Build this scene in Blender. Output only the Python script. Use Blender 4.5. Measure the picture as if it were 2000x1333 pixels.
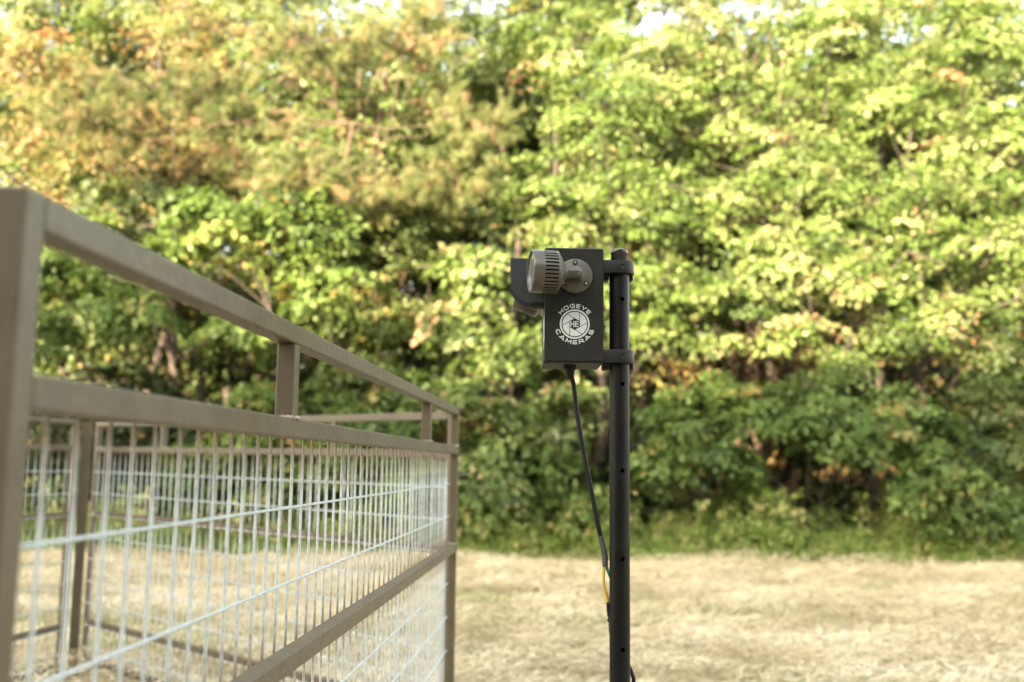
import bpy, bmesh, math, random
import numpy as np
from mathutils import Vector, Matrix
R_ = math.radians
sc = bpy.context.scene
for o in list(bpy.data.objects): bpy.data.objects.remove(o)
col = sc.collection
rng = np.random.default_rng(7)
random.seed(7)

# ------------------------------------------------------------------ camera
EYE = 1.44
TH = math.atan(242/1944)
cam_d = bpy.data.cameras.new("camera"); cam = bpy.data.objects.new("camera", cam_d); col.objects.link(cam)
ROT = Matrix.Rotation(math.pi/2 + TH, 3, 'X') @ Matrix.Rotation(.012, 3, 'Z')
cam.matrix_world = Matrix.Translation((0, 0, EYE)) @ ROT.to_4x4()
cam_d.sensor_width = 36; cam_d.lens = 36*1944/2000
cam_d.clip_start = .05; cam_d.clip_end = 600
cam_d.dof.use_dof = True; cam_d.dof.focus_distance = 2.36; cam_d.dof.aperture_fstop = 2.15
cam_d.dof.aperture_blades = 9
sc.camera = cam

# ------------------------------------------------------------------ light
SUN_EL, SUN_AZ = 14.0, 215.0            # degrees; azimuth clockwise from +Y
w = bpy.data.worlds.new("World"); sc.world = w; w.use_nodes = True
nt = w.node_tree; nt.nodes.clear()
sky = nt.nodes.new("ShaderNodeTexSky"); sky.sky_type = 'NISHITA'; sky.sun_disc = False
sky.sun_elevation = R_(SUN_EL); sky.sun_rotation = R_(SUN_AZ)
sky.air_density = 1.0; sky.dust_density = 3.0; sky.ozone_density = 1.0
hs = nt.nodes.new("ShaderNodeHueSaturation"); hs.inputs['Saturation'].default_value = .5
mul = nt.nodes.new("ShaderNodeMix"); mul.data_type = 'RGBA'; mul.blend_type = 'MULTIPLY'
mul.inputs[0].default_value = 1; mul.inputs[7].default_value = (1.0, .962, .845, 1)
bg = nt.nodes.new("ShaderNodeBackground"); bg.inputs[1].default_value = .14
wo = nt.nodes.new("ShaderNodeOutputWorld")
nt.links.new(sky.outputs[0], hs.inputs['Color']); nt.links.new(hs.outputs[0], mul.inputs[6])
nt.links.new(mul.outputs[2], bg.inputs[0]); nt.links.new(bg.outputs[0], wo.inputs[0])
sd = bpy.data.lights.new("sun", 'SUN'); sd.energy = 5.0; sd.angle = R_(.6); sd.color = (1, .81, .53)
sun = bpy.data.objects.new("sun", sd); col.objects.link(sun)
a, e = R_(SUN_AZ), R_(SUN_EL)
sdir = Vector((math.sin(a)*math.cos(e), math.cos(a)*math.cos(e), math.sin(e)))
sun.rotation_euler = sdir.to_track_quat('Z', 'Y').to_euler(); sun.location = (-8, -20, 14)
vs = sc.view_settings; vs.view_transform = 'Standard'; vs.look = 'None'; vs.gamma = 1; vs.use_curve_mapping = False
vs.exposure = 3.33
sc.render.engine = 'CYCLES'
sc.cycles.max_bounces = 7; sc.cycles.diffuse_bounces = 3; sc.cycles.transparent_max_bounces = 8
sc.cycles.use_denoising = True
sc.cycles.sample_clamp_indirect = 6

# ------------------------------------------------------------------ helpers
def at(x, y, Y):
    d = ROT @ Vector(((x-1000)/1944, -(y-666.5)/1944, -1))
    return d*(Y/d.y) + Vector((0, 0, EYE))
def new_mat(name):
    m = bpy.data.materials.new(name); m.use_nodes = True
    n = m.node_tree; b = n.nodes["Principled BSDF"]
    return m, n, b
def noise(n, scale, detail=4, rough=.6, coord='Object', vec=None):
    t = n.nodes.new("ShaderNodeTexNoise"); t.inputs['Scale'].default_value = scale
    t.inputs['Detail'].default_value = detail; t.inputs['Roughness'].default_value = rough
    if vec is None:
        c = n.nodes.new("ShaderNodeTexCoord"); vec = c.outputs[coord]
    n.links.new(vec, t.inputs['Vector']); return t
def ramp(n, inp, stops):
    r = n.nodes.new("ShaderNodeValToRGB")
    while len(r.color_ramp.elements) < len(stops): r.color_ramp.elements.new(.5)
    for el, (p, c) in zip(r.color_ramp.elements, stops):
        el.position = p; el.color = (*c, 1)
    n.links.new(inp, r.inputs[0]); return r
def bump(n, b, inp, strength, dist=.002):
    u = n.nodes.new("ShaderNodeBump"); u.inputs['Strength'].default_value = strength
    u.inputs['Distance'].default_value = dist
    n.links.new(inp, u.inputs['Height']); n.links.new(u.outputs[0], b.inputs['Normal'])
def mixc(n, fac, c1, c2):
    m = n.nodes.new("ShaderNodeMix"); m.data_type = 'RGBA'
    if isinstance(fac, float): m.inputs[0].default_value = fac
    else: n.links.new(fac, m.inputs[0])
    for k, c in ((6, c1), (7, c2)):
        if isinstance(c, tuple): m.inputs[k].default_value = (*c, 1)
        else: n.links.new(c, m.inputs[k])
    return m.outputs[2]
def simple(name, colr, rough=.5, metal=0, var=.15, nscale=30, bumps=0.0, bscale=200, spec=None):
    m, n, b = new_mat(name)
    t = noise(n, nscale)
    lo = tuple(c*(1-var) for c in colr); hi = tuple(min(1, c*(1+var)) for c in colr)
    r = ramp(n, t.outputs[0], [(.3, lo), (.7, hi)])
    n.links.new(r.outputs[0], b.inputs['Base Color'])
    b.inputs['Roughness'].default_value = rough; b.inputs['Metallic'].default_value = metal
    if spec is not None: b.inputs['Specular IOR Level'].default_value = spec
    if bumps:
        t2 = noise(n, bscale, 3); bump(n, b, t2.outputs[0], bumps, .001)
    return m

class MB:
    """collects verts and faces of one mesh"""
    def __init__(s): s.v = []; s.f = []; s.sm = []
    def add(s, vs_, fs, smooth=False):
        k = len(s.v); s.v += [tuple(p) for p in vs_]
        s.f += [tuple(i+k for i in q) for q in fs]; s.sm += [smooth]*len(fs)
        return s
    def box(s, x0, y0, z0, x1, y1, z1):
        v = [(x, y, z) for x in (x0, x1) for y in (y0, y1) for z in (z0, z1)]
        return s.add(v, [(0,1,3,2),(4,6,7,5),(0,4,5,1),(2,3,7,6),(0,2,6,4),(1,5,7,3)])
    def bevbox(s, x0, y0, z0, x1, y1, z1, b):
        bm = bmesh.new()
        t = MB().box(x0, y0, z0, x1, y1, z1)
        vv = [bm.verts.new(p) for p in t.v]
        for q in t.f: bm.faces.new([vv[i] for i in q])
        bmesh.ops.recalc_face_normals(bm, faces=bm.faces)
        bmesh.ops.bevel(bm, geom=list(bm.edges), offset=b, segments=2, affect='EDGES', profile=.5)
        bm.verts.index_update()
        s.add([p.co for p in bm.verts], [[p.index for p in q.verts] for q in bm.faces])
        bm.free(); return s
    def tube(s, pts, r, seg=8, cap=True, smooth=True):
        pts = [Vector(p) for p in pts]
        rs = r if hasattr(r, '__len__') else [r]*len(pts)
        v, f = [], []
        up = Vector((0, 0, 1)); prev = None
        for i, p in enumerate(pts):
            d = (pts[min(i+1, len(pts)-1)] - pts[max(i-1, 0)]).normalized()
            if prev is None:
                x = d.orthogonal().normalized()
            else:
                x = (prev - d*prev.dot(d)).normalized()
            prev = x; y = d.cross(x)
            for k in range(seg):
                a_ = 2*math.pi*k/seg
                v.append(p + (x*math.cos(a_) + y*math.sin(a_))*rs[i])
        for i in range(len(pts)-1):
            for k in range(seg):
                f.append((i*seg+k, i*seg+(k+1) % seg, (i+1)*seg+(k+1) % seg, (i+1)*seg+k))
        s.add(v, f, smooth)
        if cap:
            s.add(v[:seg], [tuple(range(seg))[::-1]]); s.add(v[-seg:], [tuple(range(seg))])
        return s
    def lathe(s, prof, seg=32, M=None, smooth=True):
        """prof: list of (r, t) about +Z"""
        v, f = [], []
        for (r, t) in prof:
            for k in range(seg):
                a_ = 2*math.pi*k/seg; v.append(Vector((r*math.cos(a_), r*math.sin(a_), t)))
        for i in range(len(prof)-1):
            for k in range(seg):
                f.append((i*seg+k, i*seg+(k+1) % seg, (i+1)*seg+(k+1) % seg, (i+1)*seg+k))
        if M is not None: v = [M @ p for p in v]
        return s.add(v, f, smooth)
    def prism(s, poly, z0, z1, M=None):
        n_ = len(poly)
        v = [Vector((p[0], p[1], z0)) for p in poly] + [Vector((p[0], p[1], z1)) for p in poly]
        if M is not None: v = [M @ p for p in v]
        f = [tuple(range(n_))[::-1], tuple(range(n_, 2*n_))] + [(i, (i+1) % n_, n_+(i+1) % n_, n_+i) for i in range(n_)]
        return s.add(v, f)
    def mesh(s, name, m=None, sharp=None):
        me = bpy.data.meshes.new(name); me.from_pydata(s.v, [], s.f)
        me.polygons.foreach_set('use_smooth', s.sm)
        if m: me.materials.append(m)
        me.update()
        if sharp is not None: me.set_sharp_from_angle(angle=R_(sharp))
        return me
    def build(s, name, m=None, parent=None, sharp=None):
        return link(name, s.mesh(name, m, sharp), parent)
def link(name, me, parent=None):
    o = bpy.data.objects.new(name, me); col.objects.link(o); o.parent = parent; return o
def tag(o, label=None, cat=None, group=None, kind=None):
    if label: o['label'] = label
    if cat: o['category'] = cat
    if group: o['group'] = group
    if kind: o['kind'] = kind
    return o
def empty(name, loc=(0, 0, 0), rz=0):
    o = bpy.data.objects.new(name, None); col.objects.link(o); o.location = loc; o.rotation_euler = (0, 0, rz)
    o.empty_display_size = .1; return o
def kids(o): return [c for c in bpy.data.objects if c.parent is o]

def np_mesh(name, verts, faces, mat, attrs=None):
    me = bpy.data.meshes.new(name)
    nf, k = faces.shape
    me.vertices.add(len(verts)); me.vertices.foreach_set('co', verts.astype(np.float32).ravel())
    me.loops.add(nf*k); me.loops.foreach_set('vertex_index', faces.astype(np.int32).ravel())
    me.polygons.add(nf); me.polygons.foreach_set('loop_start', np.arange(0, nf*k, k, dtype=np.int32))
    if attrs:
        for an, av in attrs.items():
            at_ = me.attributes.new(an, 'FLOAT', 'POINT'); at_.data.foreach_set('value', av.astype(np.float32))
    for m in (mat if isinstance(mat, list) else [mat]): me.materials.append(m)
    me.update(calc_edges=True); return me

# ------------------------------------------------------------------ materials
def leaf_mat(name, stops, transl=.42, gloss=.6):
    m, n, b = new_mat(name)
    n.nodes.remove(b)
    at_ = n.nodes.new("ShaderNodeAttribute"); at_.attribute_name = 'tint'
    r = ramp(n, at_.outputs['Fac'], stops)
    d = n.nodes.new("ShaderNodeBsdfDiffuse"); t = n.nodes.new("ShaderNodeBsdfTranslucent")
    g = n.nodes.new("ShaderNodeBsdfGlossy"); g.inputs['Roughness'].default_value = gloss
    g.inputs['Color'].default_value = (1, 1, 1, 1)
    hsv = n.nodes.new("ShaderNodeHueSaturation"); hsv.inputs['Value'].default_value = 1.25
    hsv.inputs['Hue'].default_value = .485
    n.links.new(r.outputs[0], d.inputs[0]); n.links.new(r.outputs[0], hsv.inputs['Color']); n.links.new(hsv.outputs[0], t.inputs[0])
    mx = n.nodes.new("ShaderNodeMixShader"); mx.inputs[0].default_value = transl
    n.links.new(d.outputs[0], mx.inputs[1]); n.links.new(t.outputs[0], mx.inputs[2])
    m2 = n.nodes.new("ShaderNodeMixShader"); m2.inputs[0].default_value = .025
    n.links.new(mx.outputs[0], m2.inputs[1]); n.links.new(g.outputs[0], m2.inputs[2])
    n.links.new(m2.outputs[0], n.nodes["Material Output"].inputs[0]); return m
G_YEL = leaf_mat("leaf_yellow_green", [(0, (.04, .07, .012)), (.3, (.085, .145, .022)), (.6, (.17, .22, .06)), (.9, (.29, .32, .16)), (1, (.36, .22, .11))])
G_MID = leaf_mat("leaf_mid_green", [(0, (.035, .06, .012)), (.5, (.07, .105, .02)), (.9, (.11, .14, .035)), (1, (.2, .15, .04))])
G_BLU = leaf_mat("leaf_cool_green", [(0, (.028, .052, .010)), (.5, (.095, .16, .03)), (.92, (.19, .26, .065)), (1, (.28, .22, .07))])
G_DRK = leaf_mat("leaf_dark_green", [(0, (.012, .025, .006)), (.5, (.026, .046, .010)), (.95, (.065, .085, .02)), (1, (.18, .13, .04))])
G_PINE = leaf_mat("pine_needles", [(0, (.06, .085, .022)), (.5, (.13, .145, .045)), (.85, (.24, .18, .09)), (1, (.32, .17, .10))], .25)
G_BRN = leaf_mat("dead_leaves", [(0, (.06, .05, .02)), (.3, (.15, .10, .04)), (.5, (.22, .15, .06)), (.72, (.14, .16, .04)), (.93, (.24, .22, .08)), (1, (.30, .14, .05))], .3)
G_WEED = leaf_mat("weeds", [(0, (.10, .16, .025)), (.5, (.19, .27, .05)), (.85, (.27, .33, .09)), (1, (.46, .40, .18))])
BARK = simple("bark", (.045, .033, .026), .9, 0, .45, 14, .8, 30)
BARK_PINK = simple("bark_reddish", (.10, .062, .046), .9, 0, .35, 14, .8, 30)

# ------------------------------------------------------------------ ground
def terrain_z(X, Y):
    t = np.clip((Y-18.5)/9, 0, 1); up = t*t*(3-2*t)*2.6 + np.clip(Y-27.5, 0, 60)*.16
    up = up*(1-.0*X) + np.where(Y > 17, .25*np.sin(X*.9+Y*.6)*np.clip((Y-17)/4, 0, 1), 0)
    return up + .02*np.sin(X*1.3+.4)*np.sin(Y*1.1)
def build_ground():
    xs = np.concatenate([np.linspace(-400, -40, 10), np.linspace(-36, 36, 145), np.linspace(40, 400, 10)])
    ys = np.concatenate([np.linspace(-300, -34, 8), np.linspace(-30, 50, 161), np.linspace(56, 300, 10)])
    X, Y = np.meshgrid(xs, ys)
    Z = terrain_z(X, Y) + rng.normal(0, .008, X.shape)
    v = np.stack([X, Y, Z], -1).reshape(-1, 3)
    nx, ny = len(xs), len(ys)
    i = np.arange(nx*ny).reshape(ny, nx)
    f = np.stack([i[:-1, :-1], i[:-1, 1:], i[1:, 1:], i[1:, :-1]], -1).reshape(-1, 4)
    m, n, b = new_mat("hay_and_litter_ground")
    g = n.nodes.new("ShaderNodeNewGeometry"); P = g.outputs['Position']
    mp = n.nodes.new("ShaderNodeMapping"); mp.inputs['Scale'].default_value = (.7, 1.6, 1); n.links.new(P, mp.inputs[0])
    n1 = noise(n, 1.2, 5, .6, vec=mp.outputs[0]); n2 = noise(n, 14, 6, .75, vec=P); n3 = noise(n, .5, 3, .5, vec=mp.outputs[0])
    straw = ramp(n, n2.outputs[0], [(.3, (.30, .235, .13)), (.55, (.46, .38, .24)), (.75, (.58, .50, .34))])
    soil = ramp(n, n2.outputs[0], [(.3, (.12, .08, .04)), (.7, (.26, .18, .09))])
    green = ramp(n, n2.outputs[0], [(.3, (.09, .10, .035)), (.7, (.20, .19, .07))])
    k1 = ramp(n, n1.outputs[0], [(.50, (0, 0, 0)), (.68, (.6, .6, .6))])
    k3 = ramp(n, n3.outputs[0], [(.52, (0, 0, 0)), (.66, (.7, .7, .7))])
    c = mixc(n, k1.outputs[0], straw.outputs[0], soil.outputs[0]); c = mixc(n, k3.outputs[0], c, green.outputs[0])
    litter = ramp(n, n2.outputs[0], [(.3, (.04, .024, .012)), (.5, (.09, .048, .022)), (.7, (.16, .085, .04))])
    sx = n.nodes.new("ShaderNodeSeparateXYZ"); n.links.new(P, sx.inputs[0])
    mr = n.nodes.new("ShaderNodeMapRange"); mr.inputs[1].default_value = 16.6; mr.inputs[2].default_value = 17.6
    n.links.new(sx.outputs[1], mr.inputs[0])
    c = mixc(n, mr.outputs[0], c, litter.outputs[0])
    n.links.new(c, b.inputs['Base Color']); b.inputs['Roughness'].default_value = .95
    b.inputs['Specular IOR Level'].default_value = .15
    bump(n, b, n2.outputs[0], .9, .05)
    o = link("field_ground", np_mesh("field_ground", v, f, m)); tag(o, kind='structure')
    o['label'] = "mown pale straw field running up to the brown wooded bank"
build_ground()

# cut hay lying on the field: thin bent straws
def vnoise(X, Y, sx, sy, seed, octv=3):
    out = 0; amp = 1; tot = 0
    for o_ in range(octv):
        g = np.random.default_rng(seed+o_).random((257, 257))
        u = X/sx*2**o_+40.3; v = Y/sy*2**o_+17.7
        i = np.floor(u).astype(int); j = np.floor(v).astype(int); fu = u-i; fv = v-j
        fu = fu*fu*(3-2*fu); fv = fv*fv*(3-2*fv); i %= 256; j %= 256
        out = out + amp*((g[j, i]*(1-fu)+g[j, i+1]*fu)*(1-fv)+(g[j+1, i]*(1-fu)+g[j+1, i+1]*fu)*fv); tot += amp; amp *= .55
    return out/tot
def build_straw():
    m = leaf_mat("straw", [(0, (.28, .20, .10)), (.25, (.48, .40, .24)), (.5, (.65, .54, .36)), (.75, (.76, .66, .47)), (1, (.82, .75, .58))], .15, .5)
    N = 420000
    Y = 3.0 + 14.2*rng.random(N)**.85
    X = (rng.random(N)-.5)*(2*(3.5+Y*.62))
    # windrow-like clumps
    h = np.clip((vnoise(X, Y, .8, .45, 3)-.3)*2.4, 0, 1)
    keep = rng.random(N) < .35+.65*h
    X, Y, h = X[keep], Y[keep], h[keep]; N = len(X)
    Z = terrain_z(X, Y) + .012 + rng.random(N)**1.5*(.03+.12*h)
    an = rng.normal(0, 1.0, N); el = rng.normal(.06, .24, N)
    L = rng.uniform(.05, .16, N); W = rng.uniform(.003, .007, N)
    d = np.stack([np.cos(an)*np.cos(el), np.sin(an)*np.cos(el), np.sin(el)], -1)
    s_ = np.stack([-np.sin(an), np.cos(an), np.zeros(N)], -1) + rng.normal(0, .4, (N, 3)); s_ /= np.linalg.norm(s_, axis=1)[:, None]
    p = np.stack([X, Y, Z], -1)
    A = p - s_*W[:, None]; B = p + s_*W[:, None]; T = p + d*L[:, None]; T[:, 2] = np.maximum(T[:, 2], .015)
    v = np.stack([A, B, T], 1).reshape(-1, 3); f = np.arange(3*N).reshape(-1, 3)
    patch = np.clip((vnoise(X, Y, .7, .4, 9, 4)-.5)*2.1+.5, 0, 1)
    t = np.clip(.15*rng.normal(0, 1, N)+.12+.6*patch+.15*h, 0, 1)
    o = link("cut_hay", np_mesh("cut_hay", v, f, m, {'tint': np.repeat(t, 3)}))
    tag(o, "pale dry cut hay lying over the mown field", "hay", kind='stuff')
    # green stubble in patches
    N = 150000
    Y = 4.0 + 13*rng.random(N)**.9; X = (rng.random(N)-.5)*(2*(3.5+Y*.62))
    q = (vnoise(X, Y, 1.6, .6, 21)-.5)*4+.1
    keep = (rng.random(N) < np.clip((q-.42)*1.5, .03, 1)); X, Y = X[keep], Y[keep]; N = len(X)
    an = rng.uniform(0, 6.28, N); L = rng.uniform(.04, .11, N); W = .005
    p = np.stack([X, Y, terrain_z(X, Y)], -1); s_ = np.stack([np.cos(an), np.sin(an), 0*an], -1)
    T = p + np.stack([rng.normal(0, .03, N), rng.normal(0, .03, N), L], -1)
    v = np.stack([p-s_*W, p+s_*W, T], 1).reshape(-1, 3)
    o = link("stubble_grass", np_mesh("stubble_grass", v, np.arange(3*N).reshape(-1, 3), G_WEED, {'tint': np.repeat(.4+.6*rng.random(N), 3)}))
    tag(o, "short green grass sprouting in patches through the hay", "grass", kind='stuff')
build_straw()

def build_litter():
    N = 90000
    Y = rng.uniform(17.2, 27, N); X = rng.uniform(-12, 14, N); Z = terrain_z(X, Y)+.01+rng.random(N)*.05
    return N, X, Y, Z
# ------------------------------------------------------------------ foliage
def leaves_np(pos, dr, nr, L, W, tint):
    dr = dr/np.linalg.norm(dr, axis=1)[:, None]
    sd_ = np.cross(nr, dr); sd_ /= (np.linalg.norm(sd_, axis=1)[:, None]+1e-9)
    nn = np.cross(dr, sd_)
    L = L[:, None]; W = W[:, None]
    base = pos; tip = pos + dr*L - nn*L*.12
    lf = pos + dr*L*.42 + sd_*W*.5 - nn*W*.14; rt = pos + dr*L*.42 - sd_*W*.5 - nn*W*.14
    v = np.stack([base, rt, tip, lf], 1).reshape(-1, 3)
    i = np.arange(len(pos))*4
    f = np.concatenate([np.stack([i, i+1, i+2], -1), np.stack([i, i+2, i+3], -1)])
    return v, f, np.repeat(tint, 4)

def lobe_sprays(c, r, n, inner=.45, rg=rng):
    u = rg.normal(0, 1, (n, 3)); u /= np.linalg.norm(u, axis=1)[:, None]
    rad = (inner**2 + (1-inner**2)*rg.random(n))**.5
    # lumpy shell
    lump = 1 + .22*np.sin(u[:, 0]*5+c[0]*3)*np.sin(u[:, 2]*6+c[2]*2) + .12*rg.normal(0, 1, n)
    p = np.array(c) + u*np.array(r)*(rad*lump)[:, None]
    return p, u

def spray_leaves(cent, out, per, sr, ls, tb, rg=rng, flat=.22, droop=.45):
    """leaves spread over flattened drooping sprays"""
    n = len(cent)
    upn = np.array([0, 0, 1.0])[None]*1.0 + out*.55 + rg.normal(0, .25, (n, 3)); upn /= np.linalg.norm(upn, axis=1)[:, None]
    ax = np.cross(upn, rg.normal(0, 1, (n, 3))); ax /= np.linalg.norm(ax, axis=1)[:, None]; ay = np.cross(upn, ax)
    k = np.repeat(np.arange(n), per); N = len(k)
    th = rg.random(N)*2*np.pi; rr = np.sqrt(rg.random(N))*sr*(.6+.8*rg.random(n))[k]
    pos = cent[k] + ax[k]*(np.cos(th)*rr)[:, None] + ay[k]*(np.sin(th)*rr)[:, None] + upn[k]*(rg.normal(0, flat*.35*sr, N) - droop*rr*rr/sr)[:, None]
    rad = ax[k]*np.cos(th)[:, None] + ay[k]*np.sin(th)[:, None]
    dr = rad + out[k]*.4 + rg.normal(0, .45, (N, 3)) + np.array([0, 0, -.55])
    nr = upn[k]*1.0 + rg.normal(0, .42, (N, 3)) + rad*.2
    L = ls*rg.uniform(.6, 1.25, N); W = L*rg.uniform(.55, .85, N)
    t = np.clip(tb + .22*rg.normal(0, 1, n)[k] + .13*rg.normal(0, 1, N), 0, 1)
    return leaves_np(pos, dr, nr, L, W, t)

def needle_tufts(cent, out, per, nl, tb, rg=rng):
    n = len(cent); k = np.repeat(np.arange(n), per); N = len(k)
    d = out[k]*.7 + rg.normal(0, .6, (N, 3)) + np.array([0, 0, .15]); d /= np.linalg.norm(d, axis=1)[:, None]
    pos = cent[k] + out[k]*(rg.uniform(-.5, .5, N)*.35)[:, None]
    s_ = np.cross(d, rg.normal(0, 1, (N, 3))); s_ /= np.linalg.norm(s_, axis=1)[:, None]
    T = pos + d*(nl*rg.uniform(.6, 1.1, N))[:, None]
    w_ = .0065
    v = np.stack([pos-s_*w_, pos+s_*w_, T], 1).reshape(-1, 3)
    t = np.clip(tb + .25*rg.normal(0, 1, n)[k] + .1*rg.normal(0, 1, N), 0, 1)
    return v, np.arange(3*N).reshape(-1, 3), np.repeat(t, 3)

def cat_geo(parts):
    vs_, fs, ts = [], [], []; k = 0
    for v, f, t in parts:
        vs_.append(v); fs.append(f+k); ts.append(t); k += len(v)
    return np.concatenate(vs_), np.concatenate(fs), np.concatenate(ts)

def wiggle(a_, b_, n=5, amp=.12, rg=rng):
    a_ = np.array(a_, float); b_ = np.array(b_, float); out = []
    for i in range(n):
        t = i/(n-1); p = a_*(1-t)+b_*t + rg.normal(0, amp, 3)*math.sin(math.pi*t); out.append(p)
    return out

def tree(name, label, base, lobes, mat, bark=BARK, per=50, dens=48, sr=.36, ls=.105, tb=.45, trunk_r=.13, kind='leaf',
         cat='tree', group=None, stems=1, bare=0, inner=.45, pmul=1.0):
    """lobes: (px, py, Y, rx, ry, rz) or world ('w', x, y, z, rx, ry, rz)"""
    bx_, by_ = base; gz = float(terrain_z(np.array(bx_), np.array(by_)))
    root = empty(name, (bx_, by_, gz - .05))
    tag(root, label, cat, group)
    L = []
    for lb in lobes:
        if lb[0] == 'w': L.append((np.array(lb[1:4]), np.array(lb[4:7])))
        else: L.append((np.array(at(lb[0], lb[1], lb[2])), np.array(lb[3:6])))
    org = np.array([bx_, by_, gz-.05])
    wood = MB(); geo = []
    zmax = float(np.percentile([c[2] for c, r in L], 60))
    cx = np.mean([c[:2] for c, r in L], axis=0)
    paths = []
    for s_ in range(stems):
        top = np.array([cx[0]+rng.normal(0, .25)+(s_-.5*(stems-1))*.6, cx[1]+rng.normal(0, .2), zmax])
        bs = np.array([bx_ + (s_-.5*(stems-1))*.22, by_+rng.normal(0, .1)*(stems > 1), gz-.05])
        pth = wiggle(bs, top, 8, .22)
        wood.tube([p-org for p in pth], [trunk_r*(1-.8*i/7) for i in range(8)], 7)
        paths.append(pth)
    for c, r in L:
        vol = (r[0]*r[1]+r[0]*r[2]+r[1]*r[2])/3
        n = max(6, int(dens*vol*pmul*1.15)); 
        pth = paths[rng.integers(stems)]
        cand = [p for p in pth if p[2] < c[2]+.2] or [pth[0]]
        st = cand[max(0, len(cand)-1-int(rng.integers(0, 3)))]
        wood.tube([p-org for p in wiggle(st, c, 5, .15)], [trunk_r*(.10 if kind == 'pine' else .24)*(1-.55*i/4) for i in range(5)], 5)
        p, u = lobe_sprays(c, r, n, inner)
        p[:, 2] = np.maximum(p[:, 2], gz+.15)
        for q in p[::3]:
            wood.tube([x-org for x in wiggle(c+(q-c)*.15, q, 4, .07)], [trunk_r*.14, trunk_r*.11, trunk_r*.08, .004], 3, cap=False)
        if kind == 'pine':
            sub = np.repeat(p, 5, 0) + rng.normal(0, .16, (len(p)*5, 3)); uo = np.repeat(u, 5, 0)*.6 + rng.normal(0, .35, (len(p)*5, 3)); uo[:, 2] += .15
            geo.append(needle_tufts(sub-org, uo, per, .17, tb))
        else:
            geo.append(spray_leaves(p-org, u, int(per*1.5), sr, ls, tb))
        for _ in range(bare):
            q = c + rng.normal(0, 1, 3)*r*.8; q[1] = c[1]-abs(q[1]-c[1])*1.1
            wood.tube([x-org for x in wiggle(c+(q-c)*.2, q+np.array([0, 0, .2]), 6, .16)], [.028, .024, .02, .016, .011, .006], 4, cap=False)
    v, f, t = cat_geo(geo)
    wood.build("trunk", bark, root)
    crown = link("crown", np_mesh("crown", v, f, mat, {'tint': t}), root)
    return root

TREES = []
def T(*a_, **k): TREES.append(tree(*a_, **k))

T("cedar_tree", "dusky olive tree with brown twigs between the withered tree and the rail", (-5.2, 19.9),
  [(60, 420, 19, 1.2, .9, .6), (260, 440, 19, 1.2, .9, .7), (420, 540, 19.2, 1.2, .9, .7), (330, 380, 19.3, 1.1, .9, .5), (150, 560, 19.3, 1.2, .9, .7)],
  G_DRK, tb=.6, dens=22, trunk_r=.09, ls=.12, bare=2)
# sunlit right-hand wall of foliage
T("maple_tree", "tall yellow-green tree with drooping boughs against the right edge of the wood", (8.3, 19.6),
  [(1900, 60, 19.5, 1.7, 1.3, 1.2), (1950, 290, 19, 1.6, 1.3, 1.1), (1760, 180, 19.5, 1.4, 1.2, 1.0), (1780, 400, 18.5, 1.5, 1.2, .9), (1950, 480, 18, 1.4, 1.2, .8), (1900, 610, 17.6, 1.2, 1, .45), (1780, 650, 17.6, .8, .7, .25), (1960, 690, 17.4, .7, .6, .25)],
  G_YEL, tb=.5, bare=1)
T("maple_tree", "yellow-green tree with a brown hollow in its crown, right of the black pole", (5.2, 19.4),
  [(1560, 330, 18.8, 1.3, 1.2, .9), (1420, 200, 19.4, 1.4, 1.2, 1.0), (1640, 90, 20, 1.5, 1.3, 1.1), (1520, 480, 18, 1.3, 1.1, .7), (1690, 540, 17.7, 1.2, 1, .5), (1400, 400, 18.4, 1.1, 1.1, .8), (1420, 580, 17.5, 1.1, 1, .4), (1560, 640, 17.4, .8, .7, .3), (1650, 700, 17.3, .6, .6, .25), (1400, 650, 17.6, .5, .5, .2)],
  G_YEL, tb=.48, bare=2)
T("maple_tree", "bright leafy tree whose crown fills the space right above the black box", (1.6, 19.2),
  [(1180, 230, 18.8, 1.4, 1.2, 1.0), (1060, 370, 18.3, 1.1, 1.1, .7), (1260, 400, 18, 1.1, 1.1, .8), (1120, 480, 17.6, 1.0, 1, .6), (1290, 560, 17.3, 1.1, 1, .5), (1300, 120, 19.6, 1.3, 1.1, .9), (1120, 80, 20.4, 1.4, 1.2, 1.0), (1270, 640, 17.3, .6, .6, .3)],
  G_YEL, tb=.42, bare=1)
T("sweetgum_tree", "slender young tree with trailing yellow-green leaves just left of the camera box", (-.35, 17.3),
  [(940, 520, 17.2, .9, .8, .45), (880, 610, 16.9, .8, .7, .4), (980, 680, 16.7, .9, .7, .45), (900, 760, 16.5, .6, .6, .35), (1000, 830, 16.3, .8, .7, .4), (960, 900, 16.2, .6, .6, .35), (1100, 780, 16.6, .7, .6, .5)],
  G_YEL, tb=.45, per=36, trunk_r=.06, sr=.36, ls=.14, dens=44)
T("broadleaf_tree", "pale green rounded leafy crown above the middle of the top fence rail", (-3.6, 18.2),
  [(430, 430, 17.4, .95, .9, .6), (560, 420, 17.3, .9, .8, .55), (660, 400, 17.6, 1.0, .8, .6), (350, 490, 17.5, .6, .6, .35), (620, 560, 17.6, .9, .8, .5), (470, 640, 17.8, .7, .7, .35)],
  G_BLU, tb=.62, trunk_r=.06, ls=.14, dens=34)
T("broadleaf_tree", "dark green leafy tree seen through the gap under the near top rail", (-6.9, 17.8),
  [(120, 540, 17.2, 1.0, .9, .5), (250, 600, 17.2, .8, .8, .45), (60, 640, 17.0, .8, .7, .4), (170, 440, 18, .8, .7, .4)],
  G_BLU, tb=.5, trunk_r=.06, ls=.14, dens=34)
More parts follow.
